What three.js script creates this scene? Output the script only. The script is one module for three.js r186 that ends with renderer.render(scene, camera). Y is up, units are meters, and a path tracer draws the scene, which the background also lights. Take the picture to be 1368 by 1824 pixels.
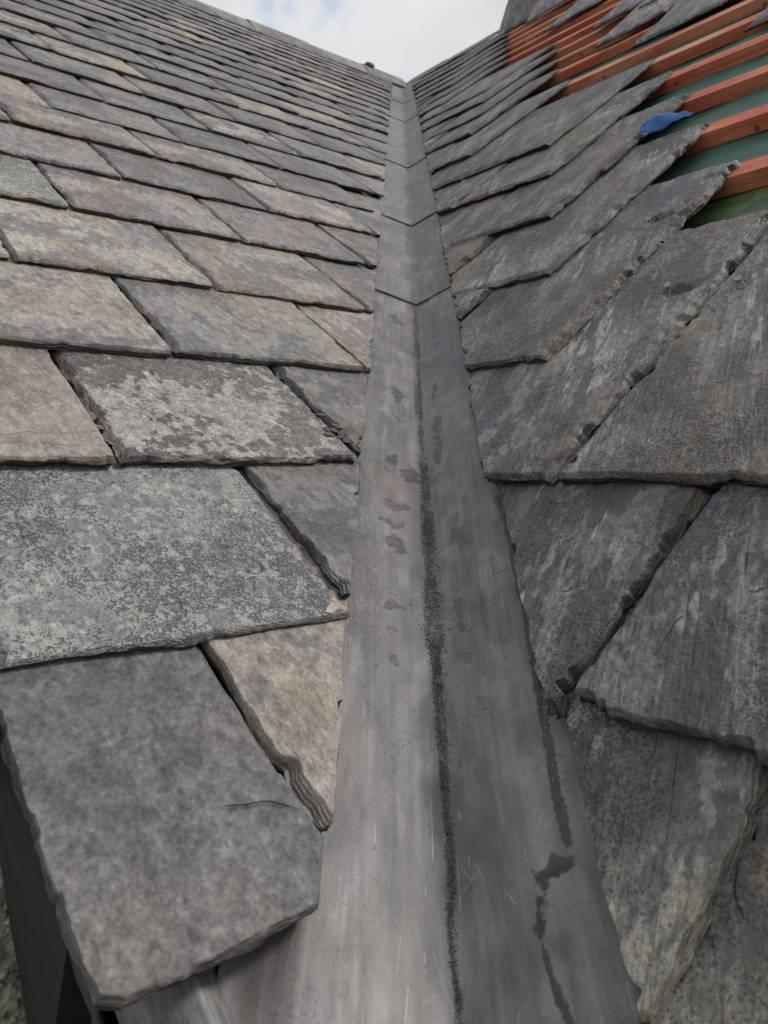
import * as THREE from 'three';
import { mergeGeometries } from 'three/addons/utils/BufferGeometryUtils.js';

// ---------------------------------------------------------------- camera, sky, sun, exposure
const GROUND = 0, CAMY = 3.3;
const scene = new THREE.Scene();
const camera = new THREE.PerspectiveCamera(64.52, 768 / 1024, 0.02, 400);
camera.position.set(0, CAMY, 0);
camera.rotation.set(-0.0564690767, 0, -0.00701247041);
camera.focus = 0.72; camera.userData.fStop = 17;
scene.add(camera);

const renderer = new THREE.WebGLRenderer({ antialias: true });
renderer.toneMapping = THREE.LinearToneMapping;
renderer.toneMappingExposure = 1.76;
renderer.shadowMap.enabled = true;

const sun = new THREE.DirectionalLight(new THREE.Color(1, 0.955, 0.89), 1.5);
const SUNDIR = new THREE.Vector3(0.72, 0.68, -0.15).normalize();
sun.position.copy(SUNDIR).multiplyScalar(30).add(new THREE.Vector3(0, CAMY, -3));
sun.target.position.set(0, CAMY, -3);
sun.castShadow = true; sun.shadow.radius = 26; sun.shadow.mapSize.set(4096, 4096);
Object.assign(sun.shadow.camera, { left: -9, right: 9, top: 9, bottom: -9, near: 1, far: 70 });
scene.add(sun, sun.target);

// ---------------------------------------------------------------- noise
function hash(ix, iy, s) {
  let n = (Math.imul(ix, 374761393) + Math.imul(iy, 668265263) + Math.imul(s, 1442695041)) | 0;
  n = Math.imul(n ^ (n >>> 13), 1274126177); n = Math.imul(n ^ (n >>> 15), 2246822519);
  return ((n ^ (n >>> 16)) >>> 0) / 4294967296;
}
function vn(x, y, s) {
  const ix = Math.floor(x), iy = Math.floor(y); let fx = x - ix, fy = y - iy;
  fx = fx * fx * (3 - 2 * fx); fy = fy * fy * (3 - 2 * fy);
  const a = hash(ix, iy, s), b = hash(ix + 1, iy, s), c = hash(ix, iy + 1, s), d = hash(ix + 1, iy + 1, s);
  return a + (b - a) * fx + (c - a + (a - b - c + d) * fx) * fy;
}
function fbm(x, y, o, s) {
  let v = 0, a = 0.5, t = 0;
  for (let i = 0; i < o; i++) { v += a * vn(x, y, s + i * 17); t += a; a *= 0.5; x = x * 2.03 + 3.1; y = y * 2.03 + 7.7; }
  return v / t;
}
function vn3(x, y, z, s) {
  const iz = Math.floor(z); let f = z - iz; f = f * f * (3 - 2 * f);
  return vn(x, y, s + iz * 131) * (1 - f) + vn(x, y, s + (iz + 1) * 131) * f;
}
function fbm3(x, y, z, o, s) { let v = 0, a = 0.5, t = 0; for (let i = 0; i < o; i++) { v += a * vn3(x, y, z, s + i * 977); t += a; a *= 0.5; x *= 2.02; y *= 2.02; z *= 2.02; } return v / t; }
const ss = (a, b, x) => { const t = Math.min(1, Math.max(0, (x - a) / (b - a))); return t * t * (3 - 2 * t); };
const mix = (a, b, t) => a + (b - a) * t;
const mix3 = (a, b, t) => [a[0] + (b[0] - a[0]) * t, a[1] + (b[1] - a[1]) * t, a[2] + (b[2] - a[2]) * t];
let rs = 12345; const rnd = () => { rs = (Math.imul(rs, 1664525) + 1013904223) | 0; return (rs >>> 0) / 4294967296; };
const rr = (a, b) => a + (b - a) * rnd();

// ---------------------------------------------------------------- sky: thin bright cloud with a few blue gaps
{
  const W = 1024, H = 512, d = new Float32Array(W * H * 4);
  const gaps = [[-0.0607, 0.572, -1.034, 0.026], [-0.134, 0.543, -1.032, 0.028], [-0.11, 0.565, -1.03, 0.02]].map(([x, y, z, r]) => { const l = Math.hypot(x, y, z); return [x / l, y / l, z / l, r]; });
  for (let j = 0; j < H; j++) for (let i = 0; i < W; i++) {
    const el = ((j + 0.5) / H - 0.5) * Math.PI, az = ((i + 0.5) / W - 0.5) * 2 * Math.PI;
    const y = Math.sin(el), c = Math.cos(el), x = c * Math.cos(az), z = c * Math.sin(az);
    let n = fbm3(x * 5 + 20, y * 8 + 20, z * 5 + 20, 5, 5), big = fbm3(x * 1.6 + 9, y * 2.5 + 9, z * 1.6 + 9, 3, 71);
    let blue = ss(0.56, 0.7, n * 0.55 + big * 0.5) * 0.8;
    for (const g of gaps) { const dd = Math.hypot(x - g[0], y - g[1], z - g[2]); blue = Math.max(blue, ss(1, 0.0, dd / g[3] + (fbm3(x * 60 + 60, y * 60 + 60, z * 60 + 60, 3, 3) - 0.5) * 2.6) * 0.55); }
    const shade = 0.80 + 0.34 * fbm3(x * 7 + 50, y * 10 + 50, z * 7 + 50, 5, 200);
    const cl = [0.45 * shade, 0.455 * shade, 0.467 * shade], bl = [0.19, 0.29, 0.43];
    let col = mix3(cl, bl, blue);
    if (y < 0) { const t = ss(0, -0.12, y); col = mix3(col, [0.12, 0.12, 0.11], t); }
    const k = (j * W + i) * 4; d[k] = col[0]; d[k + 1] = col[1]; d[k + 2] = col[2]; d[k + 3] = 1;
  }
  const t = new THREE.DataTexture(d, W, H, THREE.RGBAFormat, THREE.FloatType);
  t.mapping = THREE.EquirectangularReflectionMapping; t.magFilter = t.minFilter = THREE.LinearFilter; t.wrapS = THREE.RepeatWrapping; t.needsUpdate = true;
  scene.background = t; scene.environment = t;
}

// ---------------------------------------------------------------- textures
const LUT = new Uint8Array(4097);
for (let i = 0; i <= 4096; i++) { const l = i / 4096; LUT[i] = Math.round(255 * (l <= 0.0031308 ? 12.92 * l : 1.055 * Math.pow(l, 1 / 2.4) - 0.055)); }
const enc = (l) => LUT[Math.max(0, Math.min(4096, (l * 4096) | 0))];
function texPair(W, H, sx, sy, fn) {       // fn(x metres, y metres) -> r, g, b (linear), height 0..1
  const c = new Uint8Array(W * H * 4), b = new Uint8Array(W * H * 4), o = [0, 0, 0, 0];
  for (let j = 0; j < H; j++) for (let i = 0; i < W; i++) {
    fn((i + 0.5) / W * sx, (j + 0.5) / H * sy, o, i, j);
    const k = (j * W + i) * 4;
    c[k] = enc(o[0]); c[k + 1] = enc(o[1]); c[k + 2] = enc(o[2]); c[k + 3] = 255;
    const h = Math.max(0, Math.min(255, o[3] * 255)); b[k] = b[k + 1] = b[k + 2] = h; b[k + 3] = 255;
  }
  const mk = (a, cs) => { const t = new THREE.DataTexture(a, W, H); t.wrapS = t.wrapT = THREE.RepeatWrapping; t.magFilter = THREE.LinearFilter; t.minFilter = THREE.LinearMipmapLinearFilter; t.generateMipmaps = true; if (cs) t.colorSpace = THREE.SRGBColorSpace; t.needsUpdate = true; return t; };
  return { map: mk(c, true), bump: mk(b, false) };
}
const TS = 1.4, TP = 2048;
function riven(x, y, s) {                  // ledges of split slate, broken up by a mask
  const q = fbm(x * 8 + 2 * vn(x * 5, y * 5, s + 9), y * 11, 4, s) * 9, f = Math.floor(q);
  return (f + ss(0.0, 0.10, q - f)) / 9;
}
function crackLine(x, y, sx, sy, s) {       // open splits along the cleavage, a hair wide
  const q = fbm(x * sx, y * sy + (fbm(x * 30, y * 30, 2, s + 9) - 0.5) * 0.12, 2, s) * 5, fr = q - Math.floor(q);
  if (fr > 0.03) return 0;
  return (1 - ss(0.003, 0.02, fr)) * ss(0.52, 0.60, fbm(x * 11, y * 9, 2, s + 5));
}
function tanSlate(x, y, o) {
  const wx = (fbm(x * 14, y * 14, 2, 3) - 0.5) * 0.07, wy = (fbm(x * 14, y * 14, 2, 4) - 0.5) * 0.07;
  const p = fbm((x + wx) * 4.5, (y + wy) * 4.5, 4, 11), m = fbm((x + wx) * 13, (y + wy) * 10, 5, 23), d = fbm(x * 85, y * 60, 4, 37);
  const f = vn(x * 640, y * 640, 51), f2 = fbm(x * 280, y * 200, 2, 52), g = fbm(x * 150, y * 26, 3, 61), e = (d - 0.5) * 0.14;
  let c = mix3([0.140, 0.134, 0.142], [0.222, 0.198, 0.170], ss(0.42, 0.56, p + e));
  c = mix3(c, [0.285, 0.268, 0.245], ss(0.53, 0.60, m + e) * 0.55);
  c = mix3(c, [0.092, 0.084, 0.083], ss(0.56, 0.64, 1 - m + e) * 0.5);
  c = mix3(c, [0.205, 0.142, 0.094], ss(0.58, 0.72, fbm(x * 11, y * 9, 5, 81) + e) * 0.45);
  c = mix3(c, [0.33, 0.32, 0.30], ss(0.60, 0.66, fbm(x * 120, y * 90, 3, 95)) * 0.3);
  const fk = vn(x * 430, y * 400, 57), k = (0.62 + 0.76 * d) * (0.80 + 0.40 * f) * (0.72 + 0.56 * f2) * (0.78 + 0.44 * g) * (1 + 0.35 * ss(0.86, 0.93, fk) - 0.35 * ss(0.12, 0.06, fk));
  o[0] = c[0] * k; o[1] = c[1] * k; o[2] = c[2] * k;
  const cr = crackLine(x, y, 1.5, 9, 2003); for (let i = 0; i < 3; i++) o[i] *= 1 - 0.45 * cr;
  o[3] = -0.3 * cr + 0.52 * riven(x, y, 7) + 0.10 * m + 0.16 * d + 0.10 * f2 + 0.10 * g + 0.04;
}
function plainSlate(x, y, o) {             // even blue-grey slate, faint tan cast, a few rust spots
  const p = fbm(x * 5, y * 4, 4, 3011), m = fbm(x * 26, y * 22, 4, 3023), d = fbm(x * 95, y * 80, 4, 3037), f = vn(x * 640, y * 640, 3051), f2 = fbm(x * 260, y * 230, 2, 3052);
  let c = mix3([0.108, 0.108, 0.122], [0.150, 0.142, 0.132], ss(0.42, 0.62, p + (m - 0.5) * 0.25));
  c = mix3(c, [0.165, 0.163, 0.170], ss(0.52, 0.64, m) * 0.4);
  c = mix3(c, [0.26, 0.11, 0.05], ss(0.905, 0.935, fbm(x * 80, y * 80, 2, 3061)) * 0.6);
  c = mix3(c, [0.185, 0.165, 0.145], ss(0.55, 0.66, fbm(x * 9, y * 8, 4, 3071)) * 0.4);
  const fk = vn(x * 420, y * 380, 3057), k = (0.44 + 1.12 * d) * (0.74 + 0.52 * f) * (0.58 + 0.84 * f2) * (1 + 0.4 * ss(0.86, 0.93, fk) - 0.35 * ss(0.13, 0.06, fk)); o[0] = c[0] * k; o[1] = c[1] * k; o[2] = c[2] * k;
  const cr = crackLine(x, y, 1.5, 6, 3003); for (let i = 0; i < 3; i++) o[i] *= 1 - 0.4 * cr;
  o[3] = 0.46 * riven(x * 1.5, y * 1.5, 27) + 0.14 * m + 0.24 * d + 0.14 * f2 - 0.3 * cr + 0.04;
}
function patchySlate(x, y, o) {            // brown-grey slate with pale crusts along the grain
  const xr = x * 0.86 - y * 0.5, yr = y * 0.86 + x * 0.5, wx = (fbm(x * 18, y * 18, 3, 1403) - 0.5) * 0.05;
  const m = fbm(xr * 16 + wx * 60, yr * 6 + wx * 30, 5, 1411), d = fbm(x * 75, y * 65, 4, 1423), f = vn(x * 640, y * 640, 1431), f2 = fbm(x * 250, y * 230, 2, 1437), e = (d - 0.5) * 0.25;
  let c = mix3([0.098, 0.090, 0.086], [0.140, 0.130, 0.122], ss(0.4, 0.6, fbm(x * 9, y * 9, 3, 1441)));
  const cr = ss(0.495, 0.535, m + e); c = mix3(c, [0.268, 0.260, 0.248], cr * 0.85);
  c = mix3(c, [0.36, 0.352, 0.34], ss(0.60, 0.66, fbm(x * 95, y * 85, 3, 1451)) * 0.45 * (0.3 + 0.7 * cr));
  const blk = ss(0.03, -0.04, fbm(x * 330, y * 320, 3, 1461) - (0.28 + 0.12 * (1 - cr))); c = mix3(c, [0.035, 0.032, 0.032], blk * 0.7);
  const fk = vn(x * 430, y * 400, 1457), k = (0.50 + 1.0 * d) * (0.72 + 0.56 * f) * (0.60 + 0.8 * f2) * (1 + 0.4 * ss(0.84, 0.92, fk) - 0.4 * ss(0.16, 0.08, fk)); o[0] = c[0] * k; o[1] = c[1] * k; o[2] = c[2] * k;
  const ck = crackLine(x, y, 1.5, 8, 2103); for (let i = 0; i < 3; i++) o[i] *= 1 - 0.45 * ck;
  o[3] = -0.3 * ck + 0.4 * riven(x, y, 17) + 0.16 * cr + 0.24 * d + 0.14 * f2 + 0.05;
}
function lichenSlate(x, y, o) {
  const p = fbm(x * 5, y * 5, 4, 111), m = fbm(x * 18, y * 18, 4, 123), d = fbm(x * 60, y * 52, 4, 137), f = fbm(x * 330, y * 330, 3, 151), f2 = vn(x * 700, y * 700, 152);
  let c = mix3([0.185, 0.183, 0.180], [0.255, 0.251, 0.243], ss(0.38, 0.60, m));
  c = mix3(c, [0.120, 0.116, 0.118], ss(0.50, 0.66, 1 - d) * 0.7);
  const den = ss(0.46, 0.60, p * 0.55 + m * 0.25 + d * 0.25);
  const blk = ss(0.04, -0.04, fbm(x * 520, y * 520, 2, 153) * 0.6 + f * 0.4 - (0.31 + 0.21 * den));
  c = mix3(c, [0.036, 0.034, 0.034], blk * 0.8);
  c = mix3(c, [0.37, 0.36, 0.345], ss(0.60, 0.68, fbm(x * 90, y * 80, 3, 161)) * 0.5);
  const q = fbm(x * 3.5, y * 9, 4, 171) * 6.5, fr = q - Math.floor(q), crack = (1 - ss(0.0, 0.020, fr)) * ss(0.44, 0.56, fbm(x * 8, y * 7, 2, 181));
  const k = (0.80 + 0.4 * f2) * (0.72 + 0.56 * fbm(x * 190, y * 170, 2, 191)) * (1 - 0.7 * crack);
  o[0] = c[0] * k; o[1] = c[1] * k; o[2] = c[2] * k;
  o[3] = 0.40 * (Math.floor(q) + ss(0, 0.05, fr)) / 6.5 + 0.16 * m + 0.24 * d + 0.2 * f - 0.12 * blk - 0.25 * crack + 0.08;
}
function streakSlate(x, y, o) {
  const xr = x * 0.95 + y * 0.31 + (fbm(x * 6, y * 4, 2, 203) - 0.5) * 0.016, yr = y * 0.95 - x * 0.31;
  const p = fbm(x * 3.6, y * 3, 4, 211), m = fbm(xr * 23, yr * 8, 5, 223), d = fbm(xr * 120, yr * 66, 4, 237), f = vn(x * 640, y * 640, 251), f2 = fbm(x * 260, y * 200, 2, 255), g = fbm(xr * 260, yr * 9, 2, 259), e = (d - 0.5) * 0.18;
  let c = mix3([0.092, 0.090, 0.101], [0.140, 0.133, 0.120], ss(0.44, 0.57, p + e));
  c = mix3(c, [0.050, 0.048, 0.053], ss(0.545, 0.63, 1 - m + e) * 0.6);
  c = mix3(c, [0.225, 0.218, 0.205], ss(0.545, 0.615, m + e) * 0.58);
  const sm = ss(0.46, 0.60, fbm(x * 7 + 3, y * 5, 3, 267)), s = fbm(xr * 95, yr * 12, 4, 261);
  c = mix3(c, [0.38, 0.375, 0.36], ss(0.60, 0.70, s + e * 0.6) * sm * 0.6);
  c = mix3(c, [0.175, 0.128, 0.078], ss(0.60, 0.70, fbm(x * 6, y * 5, 4, 271) + e * 0.5) * 0.5);
  const den = ss(0.42, 0.62, fbm(x * 6, y * 5, 3, 281)), blk = ss(0.04, -0.04, fbm(x * 380, y * 360, 3, 291) - (0.24 + 0.23 * den));
  c = mix3(c, [0.028, 0.027, 0.029], blk * 0.65);
  const fk = vn(x * 430, y * 400, 257), k = (0.54 + 0.92 * d) * (0.80 + 0.40 * f) * (0.72 + 0.56 * f2) * (0.90 + 0.20 * g) * (1 + 0.6 * ss(0.87, 0.94, fk));
  o[0] = c[0] * k; o[1] = c[1] * k; o[2] = c[2] * k;
  const ck = crackLine(xr, yr, 9, 1.2, 2203); for (let i = 0; i < 3; i++) o[i] *= 1 - 0.45 * ck;
  const q = fbm(xr * 9, yr * 3, 4, 301) * 9, fr = q - Math.floor(q);
  o[3] = -0.3 * ck + 0.52 * (Math.floor(q) + ss(0, 0.06, fr)) / 9 + 0.12 * m + 0.16 * d + 0.12 * g + 0.06 * f2 - 0.06 * blk + 0.04;
}
const T = { tan: texPair(TP, TP, TS, TS, tanSlate), lichen: texPair(TP, TP, TS, TS, lichenSlate), streak: texPair(TP, TP, TS, TS, streakSlate), patchy: texPair(TP, TP, TS, TS, patchySlate), plain: texPair(TP / 2, TP / 2, TS / 2, TS / 2, plainSlate) };
const mats = {};
function slateMat(kind, tint, vc = true) {
  const key = kind + tint.join() + vc; if (mats[key]) return mats[key];
  const m = new THREE.MeshStandardMaterial({ map: T[kind].map, bumpMap: T[kind].bump, bumpScale: kind === 'streak' ? 0.0064 : kind === 'plain' ? 0.0062 : 0.0048, roughness: 0.62, metalness: 0 });
  m.color.setRGB(...tint); m.vertexColors = vc; return (mats[key] = m);
}
const TINT_L = [[1.04, 0.99, 0.94], [0.84, 0.82, 0.83], [1.16, 1.12, 1.06], [0.64, 0.61, 0.64], [1.0, 0.95, 0.89], [1.24, 1.20, 1.13], [0.76, 0.74, 0.75], [1.1, 1.03, 0.95]];
const TINT_D = [[0.66, 0.64, 0.70], [0.78, 0.76, 0.82], [0.72, 0.71, 0.75], [0.60, 0.585, 0.64]];
const TINT_R = [[0.88, 0.87, 0.88], [0.78, 0.77, 0.81], [0.98, 0.96, 0.92], [0.70, 0.69, 0.72], [0.93, 0.90, 0.84]];

// ---------------------------------------------------------------- frames of the two roof planes and of the valley between them
const O = new THREE.Vector3(0.03854197, CAMY - 0.28864076, -0.40435391);
const eL = new THREE.Vector3(0.77556712, 0, -0.63126511), uL = new THREE.Vector3(-0.51562853, 0.57689584, -0.63349697);
const eR = new THREE.Vector3(-0.63126511, 0, -0.77556712), uR = new THREE.Vector3(0.59631692, 0.63939485, -0.4853662);
const V = new THREE.Vector3(0.01840501, 0.4740051, -0.88032972).normalize();
const nL = eL.clone().cross(uL).normalize(), xR = eR.clone().negate(), nR = xR.clone().cross(uR).normalize();
function slopeGroup(name, x, y, n) {
  const g = new THREE.Group(); g.name = name; g.position.copy(O);
  g.quaternion.setFromRotationMatrix(new THREE.Matrix4().makeBasis(x, y, n)); scene.add(g); return g;
}
function tag(o, label, category, group, kind) { if (label) o.userData.label = label; if (category) o.userData.category = category; if (group) o.userData.group = group; if (kind) o.userData.kind = kind; return o; }
const used = {};
function numbered(n) { const k = used[n] = (used[n] ?? -1) + 1; return k ? n + '_' + String(k).padStart(3, '0') : n; }
function mesh(name, geo, mat, parent) { const m = new THREE.Mesh(geo, mat); m.name = name; m.castShadow = m.receiveShadow = true; (parent ?? scene).add(m); return m; }

// ---------------------------------------------------------------- one slate: a sheet with four ragged sides, split faces and chipped arrises
function polyline(pts) {
  const L = [0]; for (let i = 1; i < pts.length; i++) L.push(L[i - 1] + Math.hypot(pts[i][0] - pts[i - 1][0], pts[i][1] - pts[i - 1][1]));
  const tot = L[L.length - 1];
  return { len: tot, at(s) { const d = s * tot; let i = 1; while (i < pts.length - 1 && d > L[i]) i++; const f = (d - L[i - 1]) / Math.max(1e-9, L[i] - L[i - 1]); return [mix(pts[i - 1][0], pts[i][0], f), mix(pts[i - 1][1], pts[i][1], f)]; } };
}
function buildGeo(pos, idx, uv, flip) {
  const g = new THREE.BufferGeometry(); g.setAttribute('position', new THREE.Float32BufferAttribute(pos, 3)); g.setAttribute('uv', new THREE.Float32BufferAttribute(uv, 2));
  if (flip) for (let i = 0; i < idx.length; i += 3) { const t = idx[i]; idx[i] = idx[i + 1]; idx[i + 1] = t; }
  g.setIndex(idx); g.computeVertexNormals(); return g;
}
// sides given in metres relative to the slate's own origin; b, t run left to right, l, r run tail to head
function slateGeo({ b, t, l, r, th = 0.007, seed = 1, nu = 6, nv = 6, jit = 0.0012, cham = [0.004, 0.004, 0.004, 0.004], dep = [0.4, 0.4, 0.4, 0.4], rel = 0.0012, rings = 3, uvo = [0, 0], pits = [], dense = 0.75, rough = 1, us2 = 1.7, fine = false, ex = 0.5, raw = [0.40, 0.378, 0.352] }) {
  const S = { b: polyline(b), t: polyline(t), l: polyline(l), r: polyline(r) };
  const inw = { b: 1, t: -1, l: -1, r: 1 };        // towards the middle of the slate: a bite out of the edge
  const side = (k, s, e) => {
    const P = S[k].at(s), len = S[k].len, A = S[k].at(Math.max(0, s - 0.02)), B = S[k].at(Math.min(1, s + 0.02));
    const dl = Math.hypot(B[0] - A[0], B[1] - A[1]) || 1, n = [-(B[1] - A[1]) / dl, (B[0] - A[0]) / dl];
    const w = Math.min(1, Math.min(s, 1 - s) * len / 0.01), q = s * len;
    const a = jit * w * ((fbm(q * 14, e, 2, seed) - 0.5) * 1.6 + (vn(q * 70, e, seed + 5) - 0.5) * 0.45 + inw[k] * 1.2 * ss(0.68, 0.78, vn(q * 42 + 7, e, seed + 15)) * (0.4 + 1.1 * vn(q * 190, e, seed + 25)));
    return [P[0] + n[0] * a, P[1] + n[1] * a];
  };
  const C00 = S.b.at(0), C10 = S.b.at(1), C01 = S.t.at(0), C11 = S.t.at(1);
  const dist = (x) => x - dense * Math.sin(2 * Math.PI * x) / (2 * Math.PI);
  const us = [], vs = []; for (let i = 0; i <= nu; i++) us.push(dist(i / nu));
  if (fine) { const n1 = Math.round(nv * 0.88); for (let j = 0; j <= n1; j++) vs.push(ex * (1 - Math.pow(1 - j / n1, 0.9)) * 1); for (let j = 1; j <= nv - n1; j++) vs.push(ex + (1 - ex) * j / (nv - n1)); } else for (let j = 0; j <= nv; j++) vs.push(dist(j / nv));
  const bb = us.map(s => side('b', s, 1)), tt = us.map(s => side('t', s, 2)), ll = vs.map(s => side('l', s, 3)), rrr = vs.map(s => side('r', s, 4));
  const pos = [], uv = [], idx = [], col = [];
  const wid = (S.b.len + S.t.len) / 2 + 1e-6, hei = (S.l.len + S.r.len) / 2;
  const edgeDrop = (d, q, k, x0, y0) => {
    const w = cham[k] * (0.30 + 1.5 * ss(0.32, 0.68, fbm(q * 11, k * 9.1, 2, seed + 31 + k))) + 1e-5;
    const iso = fbm(x0 * 48, y0 * 48, 2, seed + 205) - 0.5, dd = d + iso * 0.010 * Math.min(1, w / 0.006);
    if (dd >= w) return 0;
    let x = Math.min(1, 1 - dd / w); const L = 4, lay = Math.floor(x * L + 0.9 * fbm(x0 * 34, y0 * 34, 2, seed + 3)) / L; x = mix(x, Math.min(1, lay), d < 0.0005 ? 0 : 0.8);
    return Math.max(0, x) * dep[k] * (0.65 + 0.7 * fbm(q * 12, k * 3.3, 2, seed + 61)) * th;
  };
  for (let j = 0; j <= nv; j++) for (let i = 0; i <= nu; i++) {
    const s = us[i], v = vs[j];
    const x = (1 - v) * bb[i][0] + v * tt[i][0] + (1 - s) * ll[j][0] + s * rrr[j][0] - ((1 - s) * (1 - v) * C00[0] + s * (1 - v) * C10[0] + (1 - s) * v * C01[0] + s * v * C11[0]);
    const y = (1 - v) * bb[i][1] + v * tt[i][1] + (1 - s) * ll[j][1] + s * rrr[j][1] - ((1 - s) * (1 - v) * C00[1] + s * (1 - v) * C10[1] + (1 - s) * v * C01[1] + s * v * C11[1]);
    const rw = Math.hypot(mix(ll[j][0], rrr[j][0], 1) - ll[j][0], rrr[j][1] - ll[j][1]);
    const rh = Math.hypot(tt[i][0] - bb[i][0], tt[i][1] - bb[i][1]);
    const D0 = edgeDrop(v * rh, s * wid, 0, x, y), D1 = edgeDrop((1 - s) * rw, v * hei, 1, x, y), D2 = v > 0.7 ? edgeDrop((1 - v) * rh, s * wid, 2, x, y) : 0, D3 = edgeDrop(s * rw, v * hei, 3, x, y), drop = Math.max(D0, D1, D2, D3);
    const tu = (D1 - D3) * 2.2, tv = (D2 - D0) * 2.2;      // keep the grain unstretched where the arris falls away
    let z = th + rel * ((fbm(x * 7 + seed, y * 7, 2, seed + 41) - 0.5) * 0.8 + (riven(x * 1.5 + seed * 0.37, y * 1.5, seed + 2) - 0.5) * 2.4) - drop;
    for (const [px, py, pr, pd, ps] of pits) { const e = Math.hypot((x - px) * (ps ?? 1), y - py) / pr * (0.7 + 0.6 * vn(x * 200, y * 200, seed)); if (e < 1) z -= pd * (1 - e * e); }
    const ch = Math.min(1, drop / (0.35 * th)) * (0.6 + 0.4 * vn(x * 300, y * 300, seed)); col.push(mix(1, raw[0] * 1.6, ch), mix(1, raw[1] * 1.6, ch), mix(1, raw[2] * 1.6, ch));   // bare broken rock, with the shade of the edges painted into its tone
    pos.push(x, y, Math.max(z, th * 0.12)); uv.push(((x + tu) * us2 + uvo[0]) / TS, ((y + tv) * us2 + uvo[1]) / TS);
  }
  const N = nu + 1;
  for (let j = 0; j < nv; j++) for (let i = 0; i < nu; i++) { const a = j * N + i; idx.push(a, a + 1, a + N + 1, a, a + N + 1, a + N); }
  const top = buildGeo(pos, idx, uv); top.setAttribute('color', new THREE.Float32BufferAttribute(col, 3));
  // sides: a few split layers down to the underside
  const ring = []; for (let i = 0; i < nu; i++) ring.push(i); for (let j = 0; j < nv; j++) ring.push(j * N + nu); for (let i = nu; i > 0; i--) ring.push(nv * N + i); for (let j = nv; j > 0; j--) ring.push(j * N);
  const M = ring.length, sp = [], su = [], si = [], sc = []; let cx = 0, cy = 0;
  for (const k of ring) { cx += pos[3 * k] / M; cy += pos[3 * k + 1] / M; }
  let q = 0; const out = [];
  for (let m = 0; m < M; m++) {
    const a = ring[(m + M - 1) % M], c = ring[(m + 1) % M]; let tx = pos[3 * c] - pos[3 * a], ty = pos[3 * c + 1] - pos[3 * a + 1]; const l = Math.hypot(tx, ty) || 1; out.push([ty / l, -tx / l]);
  }
  for (let k = 0; k <= rings; k++) {
    q = 0;
    for (let m = 0; m <= M; m++) {
      const i = ring[m % M], n = out[m % M]; if (m) { const p = ring[m - 1]; q += Math.hypot(pos[3 * i] - pos[3 * p], pos[3 * i + 1] - pos[3 * p + 1]); }
      const x0 = pos[3 * i], y0 = pos[3 * i + 1], z0 = pos[3 * i + 2], f = k / rings, qq = m === M ? 0 : q;
      const o = k === 0 ? 0 : rough * th * (0.75 * (fbm(qq * 17 + k * 7.7, k * 3.9, 3, seed + 400) - 0.48) + 0.12 * (vn(qq * 70 + k * 31.3, k * 5.1, seed + 500) - 0.5) - 0.36 * f);
      sp.push(x0 + n[0] * o, y0 + n[1] * o, z0 * (1 - f)); su.push((f * th * us2 * 2.0 + uvo[0]) / TS, (qq * us2 * 0.6 + uvo[1]) / TS);
      const g = 0.55 + 0.9 * fbm(qq * 16, k * 6.3, 3, seed + 600); sc.push(raw[0] * g, raw[1] * g, raw[2] * g);  // sides darker than the face: broken rock tone plus painted edge shade
    }
  }
  for (let k = 0; k < rings; k++) for (let m = 0; m < M; m++) { const a = k * (M + 1) + m, d = a + M + 1; si.push(a, d, a + 1, a + 1, d, d + 1); }
  const sk0 = buildGeo(sp, si, su); sk0.setAttribute('color', new THREE.Float32BufferAttribute(sc, 3)); const sk = sk0.toNonIndexed(); sk.computeVertexNormals();
  // soften the facets of the side half-way
  const skn = sk.attributes.normal, sm = sk0.attributes.normal, id = sk0.index;
  for (let i = 0; i < skn.count; i++) { const j = id.getX(i); skn.setXYZ(i, skn.getX(i) * 0.6 + sm.getX(j) * 0.4, skn.getY(i) * 0.6 + sm.getY(j) * 0.4, skn.getZ(i) * 0.6 + sm.getZ(j) * 0.4); }
  const bp = [cx, cy, 0], bu = [0, 0], bi = []; for (let m = 0; m <= M; m++) { const o = (rings * (M + 1) + m) * 3; bp.push(sp[o], sp[o + 1], 0); bu.push(0, 0); if (m) bi.push(0, m + 1, m); }
  const bg = buildGeo(bp, bi, bu); bg.setAttribute('color', new THREE.Float32BufferAttribute(bp.map(() => 0.5), 3));
  return mergeGeometries([top.toNonIndexed(), sk, bg.toNonIndexed()]);
}
// place a slate of a course; coordinates (x across, y up the slope) of the roof frame
function addSlate(parent, sides, tail, opt) {
  const all = [...sides.b, ...sides.t]; let ox = 0; for (const p of all) ox += p[0] / all.length;
  const rel = {}; for (const k of ['b', 't', 'l', 'r']) rel[k] = sides[k].map(([x, y]) => [x - ox, y - tail]);
  const g = slateGeo({ ...rel, ...opt, uvo: [opt.uvx ?? rr(0.3, 1.0), opt.uvy ?? rr(0.1, 0.8)], us2: opt.mat.map === T.plain.map ? 2 : 1.7 });
  const m = mesh(opt.name ?? 'slate', g, opt.mat, parent);
  m.position.set(ox, tail, opt.z); m.rotation.set(-opt.tilt + (opt.rx ?? 0), opt.ry ?? 0, opt.rz ?? 0);
  m.userData.o = [ox, tail]; delete m.userData.o;
  m.slateO = [ox, tail];
  return m;
}
const tail0 = (b) => Math.min(...b.map(p => p[1]));

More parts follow.
